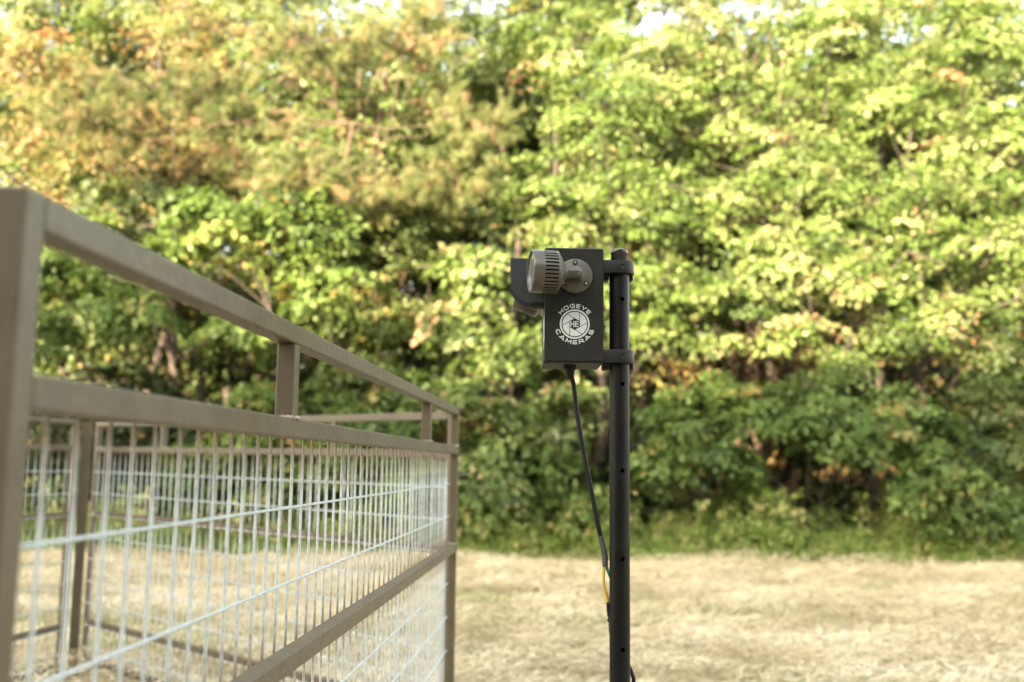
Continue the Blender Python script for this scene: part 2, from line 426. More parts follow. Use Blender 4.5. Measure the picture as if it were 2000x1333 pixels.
T("oak_tree", "green tree in dull shade beneath the pine boughs left of centre", (-1.9, 18.4),
  [(740, 480, 18, 1.2, 1, .7), (820, 420, 18.3, 1.1, .9, .6), (700, 600, 17.8, 1.1, .9, .6), (800, 640, 17.6, .9, .8, .5), (700, 720, 17.4, .9, .8, .4), (640, 500, 18.2, 1.0, .9, .6)],
  G_MID, tb=.5, bare=2, trunk_r=.1)
# upper left: pine, brown tree, tall broadleaf
T("pine_tree", "pine with long feathery olive boughs and a pinkish trunk, upper left", (-3.35, 19.8),
  [(330, 170, 17.6, 1.5, .6, .45), (180, 240, 17.8, 1.2, .6, .5), (470, 240, 17.6, 1.1, .6, .4), (600, 350, 17, 1.1, .6, .3), (760, 380, 16.9, 1.3, .6, .28), (900, 350, 17, .9, .5, .3), (960, 250, 17.5, .5, .4, .5), (870, 230, 17.8, .5, .4, .4), (620, 80, 19, 1.5, .7, .5), (800, 60, 19.5, 1.2, .7, .5)],
  G_PINE, BARK_PINK, kind='pine', per=90, dens=40, tb=.42, trunk_r=.12)
T("dying_tree", "tree with withered orange-brown leaves and sky showing through, above the near rail", (-5.9, 20.6),
  [(300, 270, 19.8, 1.7, 1.1, .9), (110, 260, 19.6, 1.4, 1, .9), (430, 330, 20, 1.3, 1, .7), (100, 110, 20.5, 1.5, 1, .8), (330, 60, 21, 1.4, 1, .6), (60, 380, 19.2, 1.2, 1, .5)],
  G_BRN, tb=.62, per=36, dens=24, ls=.10, trunk_r=.06)
T("hickory_tree", "tall yellowish tree with open sky gaps, upper centre left", (-2.7, 22.3),
  [(560, 140, 21.5, 1.5, 1.2, .9), (720, 220, 21, 1.5, 1.1, .9), (430, 60, 22, 1.6, 1.2, .8), (650, 300, 20.6, 1.3, 1, .6), (860, 130, 21.6, 1.4, 1.1, .9), (500, 300, 21, 1.3, 1, .6), (780, 20, 22, 1.3, 1, .7)],
  G_YEL, BARK_PINK, tb=.6, per=40, dens=34, trunk_r=.13)
T("oak_tree", "dark green tree with small sky gaps, above and left of the camera box", (.3, 22.6),
  [(1000, 150, 21.8, 1.4, 1.2, 1.1), (930, 300, 21.2, 1.3, 1, .8), (1050, 20, 22.5, 1.5, 1.2, 1), (900, 30, 22.5, 1.2, 1, .8)],
  G_MID, tb=.4, dens=30, trunk_r=.13)
T("vine_hung_tree", "tree with bare twisting pinkish limbs near the top edge, right of centre", (5.4, 23.2),
  [(1500, 40, 22.4, 1.5, 1.2, .8), (1340, 60, 22, 1.3, 1.1, .8), (1500, 320, 21.6, 1.4, 1.1, .9), (1650, 260, 21.8, 1.4, 1.1, .9)],
  G_YEL, BARK_PINK, tb=.5, dens=26, trunk_r=.13, bare=4, stems=3)

T("tall_tree", "high crown cut by the top edge at the upper right corner", (9.6, 22.6),
  [(1880, -80, 21.5, 1.8, 1.3, 1.1), (1700, -60, 21.5, 1.5, 1.2, 1.0), (1980, 60, 21, 1.4, 1.2, 1.0)], G_YEL, tb=.45, trunk_r=.13)
T("tall_tree", "high crown cut by the top edge just right of the middle", (2.9, 23.6),
  [(1250, -60, 22.5, 1.6, 1.2, 1.1), (1130, 20, 22.5, 1.3, 1.1, 1.0), (1380, -70, 22.5, 1.4, 1.2, .9)], G_MID, tb=.5, trunk_r=.13)
T("tall_tree", "high thin crown cut by the top edge above the withered tree", (-8.5, 23.6),
  [(100, -10, 22.5, 1.8, 1.2, 1.0), (270, 0, 22.5, 1.6, 1.2, .9), (450, -10, 22.8, 1.5, 1.2, .9), (620, -20, 22.6, 1.3, 1.1, .8), (20, 90, 22, 1.2, 1, .9)], G_YEL, tb=.55, dens=40, trunk_r=.13)
# shaded bushes along the edge of the wood
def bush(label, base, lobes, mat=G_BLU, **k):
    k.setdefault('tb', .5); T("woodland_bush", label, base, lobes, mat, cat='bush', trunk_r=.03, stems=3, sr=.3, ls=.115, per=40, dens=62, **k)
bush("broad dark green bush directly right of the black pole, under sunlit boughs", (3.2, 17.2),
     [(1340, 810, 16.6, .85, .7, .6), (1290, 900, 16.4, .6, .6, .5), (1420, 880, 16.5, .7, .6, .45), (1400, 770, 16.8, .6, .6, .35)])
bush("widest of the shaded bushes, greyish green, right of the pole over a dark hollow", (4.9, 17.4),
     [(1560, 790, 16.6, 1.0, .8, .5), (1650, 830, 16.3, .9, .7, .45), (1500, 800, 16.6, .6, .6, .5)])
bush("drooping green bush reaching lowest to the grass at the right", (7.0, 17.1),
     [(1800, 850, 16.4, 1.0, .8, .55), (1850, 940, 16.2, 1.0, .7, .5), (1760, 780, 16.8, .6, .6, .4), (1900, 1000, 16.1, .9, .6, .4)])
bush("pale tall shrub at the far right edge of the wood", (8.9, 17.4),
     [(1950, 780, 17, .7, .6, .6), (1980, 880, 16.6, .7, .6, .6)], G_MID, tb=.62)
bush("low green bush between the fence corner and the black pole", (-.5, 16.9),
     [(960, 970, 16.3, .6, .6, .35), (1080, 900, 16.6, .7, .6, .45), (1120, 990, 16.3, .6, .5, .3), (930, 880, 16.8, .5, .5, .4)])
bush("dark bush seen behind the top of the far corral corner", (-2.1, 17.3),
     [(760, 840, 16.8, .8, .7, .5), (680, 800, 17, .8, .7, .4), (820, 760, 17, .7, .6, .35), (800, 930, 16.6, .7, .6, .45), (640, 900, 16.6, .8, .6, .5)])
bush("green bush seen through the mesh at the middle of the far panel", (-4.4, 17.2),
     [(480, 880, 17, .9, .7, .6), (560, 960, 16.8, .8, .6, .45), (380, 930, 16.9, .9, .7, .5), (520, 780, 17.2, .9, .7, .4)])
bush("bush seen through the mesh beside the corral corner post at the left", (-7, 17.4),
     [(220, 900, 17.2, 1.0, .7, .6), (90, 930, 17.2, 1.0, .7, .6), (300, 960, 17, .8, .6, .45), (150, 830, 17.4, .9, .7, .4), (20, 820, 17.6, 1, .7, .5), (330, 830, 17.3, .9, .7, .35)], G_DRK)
# bushes inside the shade, filling behind
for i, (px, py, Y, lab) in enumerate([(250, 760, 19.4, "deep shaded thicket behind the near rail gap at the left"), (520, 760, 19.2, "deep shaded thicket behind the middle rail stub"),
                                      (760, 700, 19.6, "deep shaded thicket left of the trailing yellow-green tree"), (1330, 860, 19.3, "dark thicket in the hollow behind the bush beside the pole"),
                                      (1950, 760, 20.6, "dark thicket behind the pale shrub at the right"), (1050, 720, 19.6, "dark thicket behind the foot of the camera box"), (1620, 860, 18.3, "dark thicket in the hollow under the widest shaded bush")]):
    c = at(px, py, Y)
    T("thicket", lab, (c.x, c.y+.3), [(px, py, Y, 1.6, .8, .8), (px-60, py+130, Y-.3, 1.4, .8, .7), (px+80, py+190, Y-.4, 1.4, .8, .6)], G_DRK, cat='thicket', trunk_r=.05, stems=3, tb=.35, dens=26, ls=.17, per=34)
for i, (px, py, Y, lab) in enumerate([(1420, 700, 20.6, "orange-brown dead brush lit by the sun under the boughs right of the pole"),
                                      (1250, 690, 20.8, "rusty dead brush just behind the pole's lower clamp"),
                                      (1830, 680, 20.8, "rusty brown dead brush under the boughs at the right"),
                                      (1600, 690, 21.2, "brown dead brush between two sunlit rust-coloured patches")]):
    c = at(px, py, Y)
    T("dead_brush", lab, (c.x, c.y+.3), [(px, py, Y, 1.3, .7, .6), (px+70, py-30, Y+.2, .9, .7, .5)], G_BRN, cat='brush', trunk_r=.03, stems=4, tb=.7, dens=20, ls=.11, per=30, bare=3)

# slim trunks between
for i, (px, Y, h, r, lab) in enumerate([(650, 20.8, 9.5, .13, "straight pinkish pine stem above the middle rail stub"), (1530, 20.4, 6, .07, "thin upright stem in the rusty hollow right of the pole"),
                                        (1110, 21.4, 8, .09, "slim stem hidden behind the box"), (350, 21.2, 9, .1, "slim grey stem among withered leaves at the left"),
                                        (1700, 21, 8, .1, "slim stem among the boughs at the right"), (1450, 20.9, 5, .05, "thin leaning stem in the rusty hollow"), (740, 19.2, 4.5, .05, "pale crooked stem right of the middle rail stub")]):
    c = at(px, 800, Y); z0 = float(terrain_z(np.array(c.x), np.array(Y)))
    o = MB().tube([Vector(p)-Vector((c.x, Y, z0-.1)) for p in wiggle((c.x, Y, z0-.1), (c.x+rng.normal(0, .5), Y, z0+h), 9, .12)], [r*(1-.6*k/8) for k in range(9)], 8)
    for k in range(8):
        zz = rng.uniform(.35, .95)*h; an = rng.uniform(0, 6.28); ln = rng.uniform(.5, 1.4)
        o.tube(wiggle((0, 0, zz), (math.cos(an)*ln, math.sin(an)*ln, zz+ln*.5), 5, .08), [r*.3, r*.25, r*.2, r*.15, .005], 4, cap=False)
    ob = o.build("bare_stem", BARK_PINK if i in (0, 1, 5) else BARK); ob.location = (c.x, Y, z0-.1)
    tag(ob, lab, "tree trunk")

# trees deeper in the wood: one pattern tree, copied
def pattern(nm, mat, tb, seedlobes, group, label, ls=.17, dens=10.5):
    t = tree(nm, label, (0, 26), [('w', *l) for l in seedlobes], mat, per=44, dens=dens, sr=.6, ls=ls, tb=tb, trunk_r=.16, group=group)
    t['group'] = group; return t
back_l = [(0, 26, 9.5, 1.9, 1.7, 1.5), (-1.4, 26, 8, 1.6, 1.5, 1.3), (1.5, 26.2, 7.8, 1.6, 1.5, 1.3), (.2, 25.4, 6.5, 1.9, 1.4, 1.2), (-1.2, 26, 5.2, 1.5, 1.3, 1), (1.3, 25.8, 5.0, 1.5, 1.3, 1), (0, 26, 3.8, 1.5, 1.3, .7)]
pats = [pattern("wood_tree", G_MID, .45, back_l, "trees deeper in the wood", "green tree standing deeper in the wood behind the edge trees"),
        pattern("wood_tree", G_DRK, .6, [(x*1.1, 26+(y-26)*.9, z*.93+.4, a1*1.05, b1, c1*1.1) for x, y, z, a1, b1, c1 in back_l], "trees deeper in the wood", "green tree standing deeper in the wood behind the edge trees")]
def copy_tree(o, loc, rz, s):
    c = o.copy(); col.objects.link(c); c.location = loc; c.rotation_euler = (0, 0, rz); c.scale = (s[0], s[0], s[1])
    for ch in kids(o):
        d = ch.copy(); col.objects.link(d); d.parent = c
    return c
spots = []
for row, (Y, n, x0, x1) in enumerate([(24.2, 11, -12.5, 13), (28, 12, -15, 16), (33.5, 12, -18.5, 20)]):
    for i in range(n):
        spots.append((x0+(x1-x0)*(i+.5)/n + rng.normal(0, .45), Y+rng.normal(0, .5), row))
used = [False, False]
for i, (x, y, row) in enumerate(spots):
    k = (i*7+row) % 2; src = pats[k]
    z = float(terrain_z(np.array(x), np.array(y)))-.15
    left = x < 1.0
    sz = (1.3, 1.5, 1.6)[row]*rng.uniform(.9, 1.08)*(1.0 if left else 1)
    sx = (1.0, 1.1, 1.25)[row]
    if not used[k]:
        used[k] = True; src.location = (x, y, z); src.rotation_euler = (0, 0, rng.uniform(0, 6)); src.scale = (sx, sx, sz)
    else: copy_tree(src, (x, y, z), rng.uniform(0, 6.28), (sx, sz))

# undergrowth strip at the foot of the wood
def build_weeds():
    geo = []
    N = 3400
    X = rng.uniform(-11, 12, N); Y = 15.95 + .008*X + rng.random(N)**1.3*2.0
    hgt = (.3+.75*np.clip((Y-15.95)/1.0, 0, 1))*(.75+.35*np.sin(X*1.9)+.2*np.sin(X*4.7+1))
    Z = terrain_z(X, Y) + hgt*rng.random(N)**.7
    Y = Y + .9*(vnoise(X, Y*0, .9, 1, 33)-.5); c = np.stack([X, Y, Z], -1); out = np.stack([rng.normal(0, .3, N), -.6+0*X, .3+0*X], -1)
    geo.append(spray_leaves(c, out, 40, .2, .085, .5, flat=1.0))
    # arching blades
    N = 16000
    X = rng.uniform(-11, 12, N); Y = 15.7 + rng.random(N)**1.2*1.7 + .9*(vnoise(X, X*0, .9, 1, 33)-.5)
    an = rng.uniform(0, 6.28, N); H = rng.uniform(.12, .6, N)*np.where(rng.random(N) < .04, 2.0, 1)*np.clip((Y-15.6)*1.4, .35, 1)
    p = np.stack([X, Y, terrain_z(X, Y)], -1); s_ = np.stack([np.cos(an), np.sin(an), 0*an], -1)
    lean = np.stack([np.cos(an*3)*H*.3, np.sin(an*3)*H*.3, H*.75], -1); tip = np.stack([np.cos(an*3)*H*.9, np.sin(an*3)*H*.7, H], -1)
    wv = .009
    v = np.stack([p-s_*wv, p+s_*wv, p+lean+s_*wv*.7, p+lean-s_*wv*.7, p+tip], 1).reshape(-1, 3)
    i = np.arange(N)*5
    f = np.concatenate([np.stack([i, i+1, i+2], -1), np.stack([i, i+2, i+3], -1), np.stack([i+3, i+2, i+4], -1)])
    geo.append((v, f, np.repeat(np.clip(rng.normal(.6, .25, N), 0, 1), 5)))
    v, f, t = cat_geo(geo)
    o = link("undergrowth", np_mesh("undergrowth", v, f, G_WEED, {'tint': t}))
    tag(o, "low green weeds and long grass along the foot of the wood", "undergrowth", kind='stuff')
build_weeds()

def litter():
    N, X, Y, Z = build_litter()
    dr = rng.normal(0, 1, (N, 3)); dr[:, 2] *= .3; nr = rng.normal(0, .5, (N, 3))+np.array([0, -.3, 1.0])
    L = rng.uniform(.06, .14, N)
    v, f, t = leaves_np(np.stack([X, Y, Z], -1), dr, nr, L, L*.7, np.clip(rng.normal(.5, .25, N), 0, 1))
    tag(link("leaf_litter", np_mesh("leaf_litter", v, f, G_BRN, {'tint': t})), "fallen rust-brown leaves covering the bank inside the wood", "leaf litter", kind='stuff')
litter()

def stalks():
    mb = MB(); geo = []
    for i in range(90):
        x = rng.uniform(-9, 10.5); y = 15.9+rng.random()*.9; z = float(terrain_z(np.array(x), np.array(y))); h = rng.uniform(.35, 1.15)
        p = wiggle((x, y, z), (x+rng.normal(0, .12), y+rng.normal(0, .1), z+h), 5, .04); mb.tube(p, [.006, .005, .004, .003, .002], 4, cap=False)
        c = np.array(p[2:]); geo.append(spray_leaves(np.repeat(c, 2, 0), rng.normal(0, .6, (len(c)*2, 3)), 9, .13, .1, .75))
    v, f, t = cat_geo(geo)
    tag(link("weed_leaves", np_mesh("weed_leaves", v, f, G_WEED, {'tint': t})), "taller leafy weeds standing up from the undergrowth at the field edge", "weeds", kind='stuff')
    m = simple("dry_stalk", (.30, .24, .12), .8); tag(mb.build("weed_stalks", m), "thin dry stalks standing among the weeds at the field edge", "weeds", kind='stuff')
stalks()

# line of trees behind the photographer that shades the field
def shade_row():
    lobes = [(0, -25, 8.6, 2.9, 2.2, 2.6), (-1.6, -25, 6, 2.4, 2, 2.2), (1.7, -25, 5.6, 2.4, 2, 2.2), (0, -25, 3.2, 2.8, 2.2, 1.8)]
    G = "trees across the field behind the photographer"
    L = "tall leafy tree across the field, shading it in the evening"
    src = tree("field_edge_tree", L, (0, -25), [('w', *l) for l in lobes], G_MID, per=30, dens=13, sr=.9, ls=.5, trunk_r=.22, group=G, inner=.2)
    first = True
    for row, (Y, n, x0, x1) in enumerate([(-15, 20, -42, 12), (-19, 17, -44, 12)]):
        for i in range(n):
            x = x0+(x1-x0)*(i+.5)/n+rng.normal(0, .35)
            s = 1.15*rng.uniform(.95, 1.05)*(1.07 if x < -26 else 1.0)
            if row: s *= 1.03
            if first: first = False; src.location = (x, Y, -.05); src.scale = (1, 1, s)
            else: copy_tree(src, (x, Y+rng.normal(0, .3), -.05), rng.uniform(0, 6.28), (1.0, s))
shade_row()

# ------------------------------------------------------------------ corral panels
def paint_mat():
    m, n, b = new_mat("khaki_paint")
    t = noise(n, 9, 5, .65); t2 = noise(n, 70, 4, .7); t3 = noise(n, 400, 2)
    r = ramp(n, t.outputs[0], [(.3, (.074, .056, .034)), (.7, (.110, .086, .053))])
    sc_ = ramp(n, t2.outputs[0], [(.66, (0, 0, 0)), (.74, (.5, .5, .5))])
    c = mixc(n, sc_.outputs[0], r.outputs[0], (.25, .23, .18))
    n.links.new(c, b.inputs['Base Color']); b.inputs['Roughness'].default_value = .5
    mpp = n.nodes.new("ShaderNodeMapping"); tcc = n.nodes.new("ShaderNodeTexCoord"); n.links.new(tcc.outputs['Object'], mpp.inputs[0]); mpp.inputs['Scale'].default_value = (3, 40, 90)
    t4 = noise(n, 6, 4, .7, vec=mpp.outputs[0]); rr_ = ramp(n, t4.outputs[0], [(.64, (0, 0, 0)), (.70, (.7, .7, .7))])
    t5 = noise(n, 22, 5, .8); r5 = ramp(n, t5.outputs[0], [(.62, (0, 0, 0)), (.72, (.75, .75, .75))])
    c2 = mixc(n, rr_.outputs[0], c, (.30, .27, .22)); c2 = mixc(n, r5.outputs[0], c2, (.085, .06, .038)); n.links.new(c2, b.inputs['Base Color'])
    rg_ = ramp(n, t2.outputs[0], [(.3, (.35, .35, .35)), (.7, (.6, .6, .6))]); n.links.new(rg_.outputs[0], b.inputs['Roughness'])
    bump(n, b, t3.outputs[0], .2, .001); return m
PAINT = paint_mat()
WELD = simple("weld_bead_metal", (.42, .37, .31), .45, .3, .3, 300, .9, 500)
def wire_mat(name, zs):
    m, n, b = new_mat(name)
    t = noise(n, 60, 4, .7)
    r = ramp(n, t.outputs[0], [(.3, (.38, .42, .44)), (.7, (.62, .66, .67))])
    tl = noise(n, 7, 4, .7); rl = ramp(n, tl.outputs[0], [(.60, (0, 0, 0)), (.72, (.6, .6, .6))])
    c = mixc(n, rl.outputs[0], r.outputs[0], (.24, .21, .17))
    if zs:
        tc = n.nodes.new("ShaderNodeTexCoord"); sx = n.nodes.new("ShaderNodeSeparateXYZ"); n.links.new(tc.outputs['Object'], sx.inputs[0])
        tot = None
        for z0, w_ in zs:
            s_ = n.nodes.new("ShaderNodeMath"); s_.operation = 'SUBTRACT'; n.links.new(sx.outputs[2], s_.inputs[0]); s_.inputs[1].default_value = z0
            ab = n.nodes.new("ShaderNodeMath"); ab.operation = 'ABSOLUTE'; n.links.new(s_.outputs[0], ab.inputs[0])
            ad = n.nodes.new("ShaderNodeMath"); ad.operation = 'MULTIPLY_ADD'; n.links.new(t.outputs[0], ad.inputs[0]); ad.inputs[1].default_value = .06; n.links.new(ab.outputs[0], ad.inputs[2])
            mr = n.nodes.new("ShaderNodeMapRange"); mr.inputs[1].default_value = w_+.03; mr.inputs[2].default_value = .05
            n.links.new(ad.outputs[0], mr.inputs[0])
            if tot is None: tot = mr.outputs[0]
            else:
                mx = n.nodes.new("ShaderNodeMath"); mx.operation = 'MAXIMUM'; n.links.new(tot, mx.inputs[0]); n.links.new(mr.outputs[0], mx.inputs[1]); tot = mx.outputs[0]
        c = mixc(n, tot, c, (.20, .15, .095))
    n.links.new(c, b.inputs['Base Color']); b.inputs['Roughness'].default_value = .5; b.inputs['Metallic'].default_value = .15
    t3 = noise(n, 260, 3); bump(n, b, t3.outputs[0], .7, .002)
    return m
WIRE_V = wire_mat("galvanised_wire_oversprayed", [(1.50, .14), (1.05, .10), (.30, .10)])
WIRE_H = wire_mat("galvanised_wire", None)
TW = .038
RAILS = (1.71, 1.526, 1.071, .32, .06)
def sq(mb, x0, x1, z0, z1, y0=0, y1=TW): mb.bevbox(x0, y0, z0, x1, y1, z1, .0035)
def wavy_wire(p0, p1, r, seg=6, n=30, bumpy=0):
    mb = MB(); p0, p1 = Vector(p0), Vector(p1)
    pts = [p0.lerp(p1, i/n) for i in range(n+1)]
    rs = [r*(1+bumpy*(.5-(i % 2))) for i in range(n+1)]
    return mb.tube(pts, rs, seg)
def panel(label, p0, ang, length, stubs, z0, tilt, wire_phase=0.0, name="corral_fence", wd=.0762, wr=.0028, two=False):
    root = empty(name, (p0[0], p0[1], z0)); root.rotation_euler = (0, tilt, ang)
    tag(root, label, "fence panel", "mesh panels of the corral")
    L = length
    for zt in RAILS:
        mb = MB(); sq(mb, TW+.0004, L, zt-TW, zt); mb.build("rail", PAINT, root)
    g = .0006
    mb = MB(); sq(mb, 0, TW, -.02, RAILS[0]+.001); mb.build("post", PAINT, root)
    for x in (L-TW,):
        mb = MB()
        for hi, lo in zip(RAILS[:-1], RAILS[1:]): sq(mb, x+g, x+TW-g, lo+g, hi-TW-g, g, TW-g)
        mb.build("post", PAINT, root)
    for x in stubs:
        mb = MB(); sq(mb, x, x+TW, RAILS[1]+g, RAILS[0]-TW-g, g, TW-g); mb.build("stub", PAINT, root)
    for x in list(stubs)+[L-TW]:
        for zt in ((RAILS[1],) if x in stubs else (RAILS[1], RAILS[2])):
            w_ = MB()
            for (a_, b_) in (((x, -.0015), (x+TW, -.0015)), ((x-.0015, 0), (x-.0015, TW)), ((x+TW+.001, 0), (x+TW+.001, TW))):
                k = 8
                pts = [(a_[0]+(b_[0]-a_[0])*i/k, a_[1]+(b_[1]-a_[1])*i/k, zt+.0015+random.uniform(-.001, .001)) for i in range(k+1)]
                w_.tube(pts, [random.uniform(.0022, .004) for _ in pts], 6)
            w_.build("weld_bead", WELD, root)
    vm = wavy_wire((0, 0, .05), (0, 0, RAILS[1]-TW+.012), wr, 6, 60, .12).mesh("wire", WIRE_V)
    yw = TW+wr+.0005
    x = .045+wire_phase
    while x < L-.04:
        o = link("wire", vm, root); o.location = (x, yw, 0); o.rotation_euler = (random.uniform(-.0015, .0015), random.uniform(-.0022, .0022), 0)
        x += wd
    hm = wavy_wire((-.004+TW, 0, 0), (L-TW+.008, 0, 0), wr, 6, int(L/.012), .22).mesh("wire", WIRE_H)
    z = 1.348
    while z > .1:
        o = link("wire", hm, root); o.location = (0, yw-wr*1.6, z); z -= .1524
    return root
# near panel
d = np.array([.06187604, .99808384]); Cp = np.array([-.24789956, 4.77787857]); LN = 3.82
P0 = Cp - d*LN
ang = math.atan2(d[1], d[0])
near = panel("near khaki mesh panel with its big blurred end post, closest of the corral panels", P0, ang, LN, (.975, 2.86), 0, 0, wire_phase=.018)
# latch pin and clip on the corner post
pm = MB().tube([(LN-.012, -.001, 1.392), (LN-.012, -.034, 1.392), (LN-.012, -.052, 1.390)], .0055, 8); pm.build("latch_pin", simple("dull_steel", (.22, .19, .17), .5, .6), near)
MB().bevbox(LN-.20, TW+.006, 1.255, LN-.186, TW+.012, 1.30, .001).build("clip", PAINT, near)
# far panel
fd = np.array([-.747, .665]); fd /= np.linalg.norm(fd)
f0 = np.array([-.262, 4.835])
far = panel("far khaki mesh panel slanting away across the field behind the near one", f0, math.atan2(fd[1], fd[0]), 3.65, (.90, 2.70), -.018, -.007, wr=.0037)
# left panel
ld = np.array([-.217, -.976]); l0 = np.array([-3.055, 6.98])
left = panel("gate-like mesh panel at the left with a thin top rail and finer wires", l0, math.atan2(ld[1], ld[0]), 3.65, (.90, 2.70), .012, -.004, name="corral_gate", wr=.0028)
# corner post between them
cp = empty("corner_post", (-2.985, 7.05, 0), .3); tag(cp, "upright khaki post standing between the gate panel and the far panel", "post")
mb = MB(); mb.bevbox(-.030, -.030, -.2, .030, .030, 1.70, .004); mb.build("post_tube", PAINT, cp)
mb = MB().bevbox(-.032, -.032, 1.701, .032, .032, 1.708, .002); mb.build("cap", PAINT, cp)
hg = MB()
for z in (1.30, 1.16): hg.bevbox(-.10, -.012, z, -.0365, .012, z+.012, .002)
hg.tube([(-.085, 0, 1.13), (-.085, 0, 1.33)], .009, 8); hg.build("hinge", PAINT, cp)

# ------------------------------------------------------------------ pole
BLACK_STEEL = simple("black_steel_tube", (.005, .005, .005), .42, .0, .4, 25, .25, 90, spec=.2)
BLACK_PLASTIC = simple("black_rubber", (.006, .006, .006), .5, 0, .3, 60, .25, 300, spec=.3)
def powder():
    m, n, b = new_mat("black_powder_coat")
    t = noise(n, 900, 2, .7); t2 = noise(n, 25, 4)
    r = ramp(n, t.outputs[0], [(.35, (.007, .007, .006)), (.62, (.015, .015, .0135)), (.80, (.05, .049, .044))])
    r2 = ramp(n, t2.outputs[0], [(.3, (.75, .75, .75)), (.55, (1.1, 1.08, 1.02)), (.7, (1.7, 1.62, 1.45))])
    mx = n.nodes.new("ShaderNodeMix"); mx.data_type = 'RGBA'; mx.blend_type = 'MULTIPLY'; mx.inputs[0].default_value = 1
    n.links.new(r.outputs[0], mx.inputs[6]); n.links.new(r2.outputs[0], mx.inputs[7]); n.links.new(mx.outputs[2], b.inputs['Base Color'])
    b.inputs['Roughness'].default_value = .6; b.inputs['Specular IOR Level'].default_value = .28; bump(n, b, t.outputs[0], .35, .0006); return m
POWDER = powder()
PX, PY, PR = .2565, 2.36, .0237
pole = empty("mast_pole", (PX, PY, 0)); tag(pole, "black steel mast pole with a row of pin holes carrying the camera box", "pole")
def pole_tube():
    mb = MB(); seg = 48
    ri = PR-.0025
    mb.lathe([(PR, -.1), (PR, 1.928), (ri, 1.928), (ri, -.1), (PR, -.1)], seg)
    me = mb.mesh("pole_tube", BLACK_STEEL)
    o = bpy.data.objects.new("pole_tube", me); col.objects.link(o)
    cb = MB()
    for k in range(9):
        z = 1.835-.2025*k
        cb.tube([(.0045, -.05, z), (.0045, -.008, z)], .0052, 14)
    co = bpy.data.objects.new("cutter", cb.mesh("cutter")); col.objects.link(co)
    bm = bmesh.new(); bm.from_mesh(me); bmesh.ops.remove_doubles(bm, verts=bm.verts, dist=1e-6); bmesh.ops.recalc_face_normals(bm, faces=bm.faces); bm.to_mesh(me); bm.free()
    bm = bmesh.new(); bm.from_mesh(co.data); bmesh.ops.remove_doubles(bm, verts=bm.verts, dist=1e-6); bmesh.ops.recalc_face_normals(bm, faces=bm.faces); bm.to_mesh(co.data); bm.free()
    mod = o.modifiers.new("b", 'BOOLEAN'); mod.object = co; mod.operation = 'DIFFERENCE'; mod.solver = 'EXACT'
    dg = bpy.context.evaluated_depsgraph_get(); nm = bpy.data.meshes.new_from_object(o.evaluated_get(dg))
    o.modifiers.clear(); o.data = nm; nm.name = "pole_tube"
    nm.polygons.foreach_set('use_smooth', [True]*len(nm.polygons)); nm.set_sharp_from_angle(angle=R_(35))
    bpy.data.objects.remove(co); o.parent = pole
pole_tube()
MB().lathe([(0, 1.959), (.0165, 1.959), (.0198, 1.957), (.0205, 1.954), (.0205, 1.948), (.0198, 1.947), (.0198, 1.90)], 40).build("cap", simple("glossy_black_plastic", (.02, .02, .02), .22, 0, .3, 80), pole, 40)
MB().lathe([(.0202, 1.9), (.0202, 1.929), (.0209, 1.931), (.0209, 1.926), (.0236, 1.9284)], 40).build("collar", BLACK_STEEL, pole, 40)
MB().bevbox(-.12, -.12, -.012, .12, .12, .012, .003).build("foot_plate", BLACK_STEEL, pole)

# ------------------------------------------------------------------ camera box
BX0, BX1, BZ0, BZ1, BY0, BY1 = .0763, .2155, 1.680, 1.9525, 2.325, 2.478
box = empty("game_camera_box", (0, 0, 0)); box.location = ((BX0+BX1)/2, BY0, BZ0)
tag(box, "black powder-coated camera box with a white round logo clamped to the mast", "camera box")
ORG = Vector(box.location)
def bpart(mb, name, mat, sharp=None):
    mb.v = [tuple(Vector(p)-ORG) for p in mb.v]; return mb.build(name, mat, box, sharp)
hb = MB()
# shell: folded lid with a thin seam above the base tray
hb.bevbox(BX0, BY0, BZ0+.0035, BX1, BY1, BZ1, .0012)
bpart(hb, "housing", POWDER)
bpart(MB().bevbox(BX0-.001, BY0+.002, BZ0-.001, BX1-.0015, BY1+.001, BZ0+.003, .0006), "base_plate", POWDER)
bpart(MB().bevbox(BX0+.001, BY0+.001, BZ1+.0002, BX1-.001, BY1-.001, BZ1+.0022, .0008), "lid_rim", simple("grey_powder_edge", (.10, .105, .11), .45))

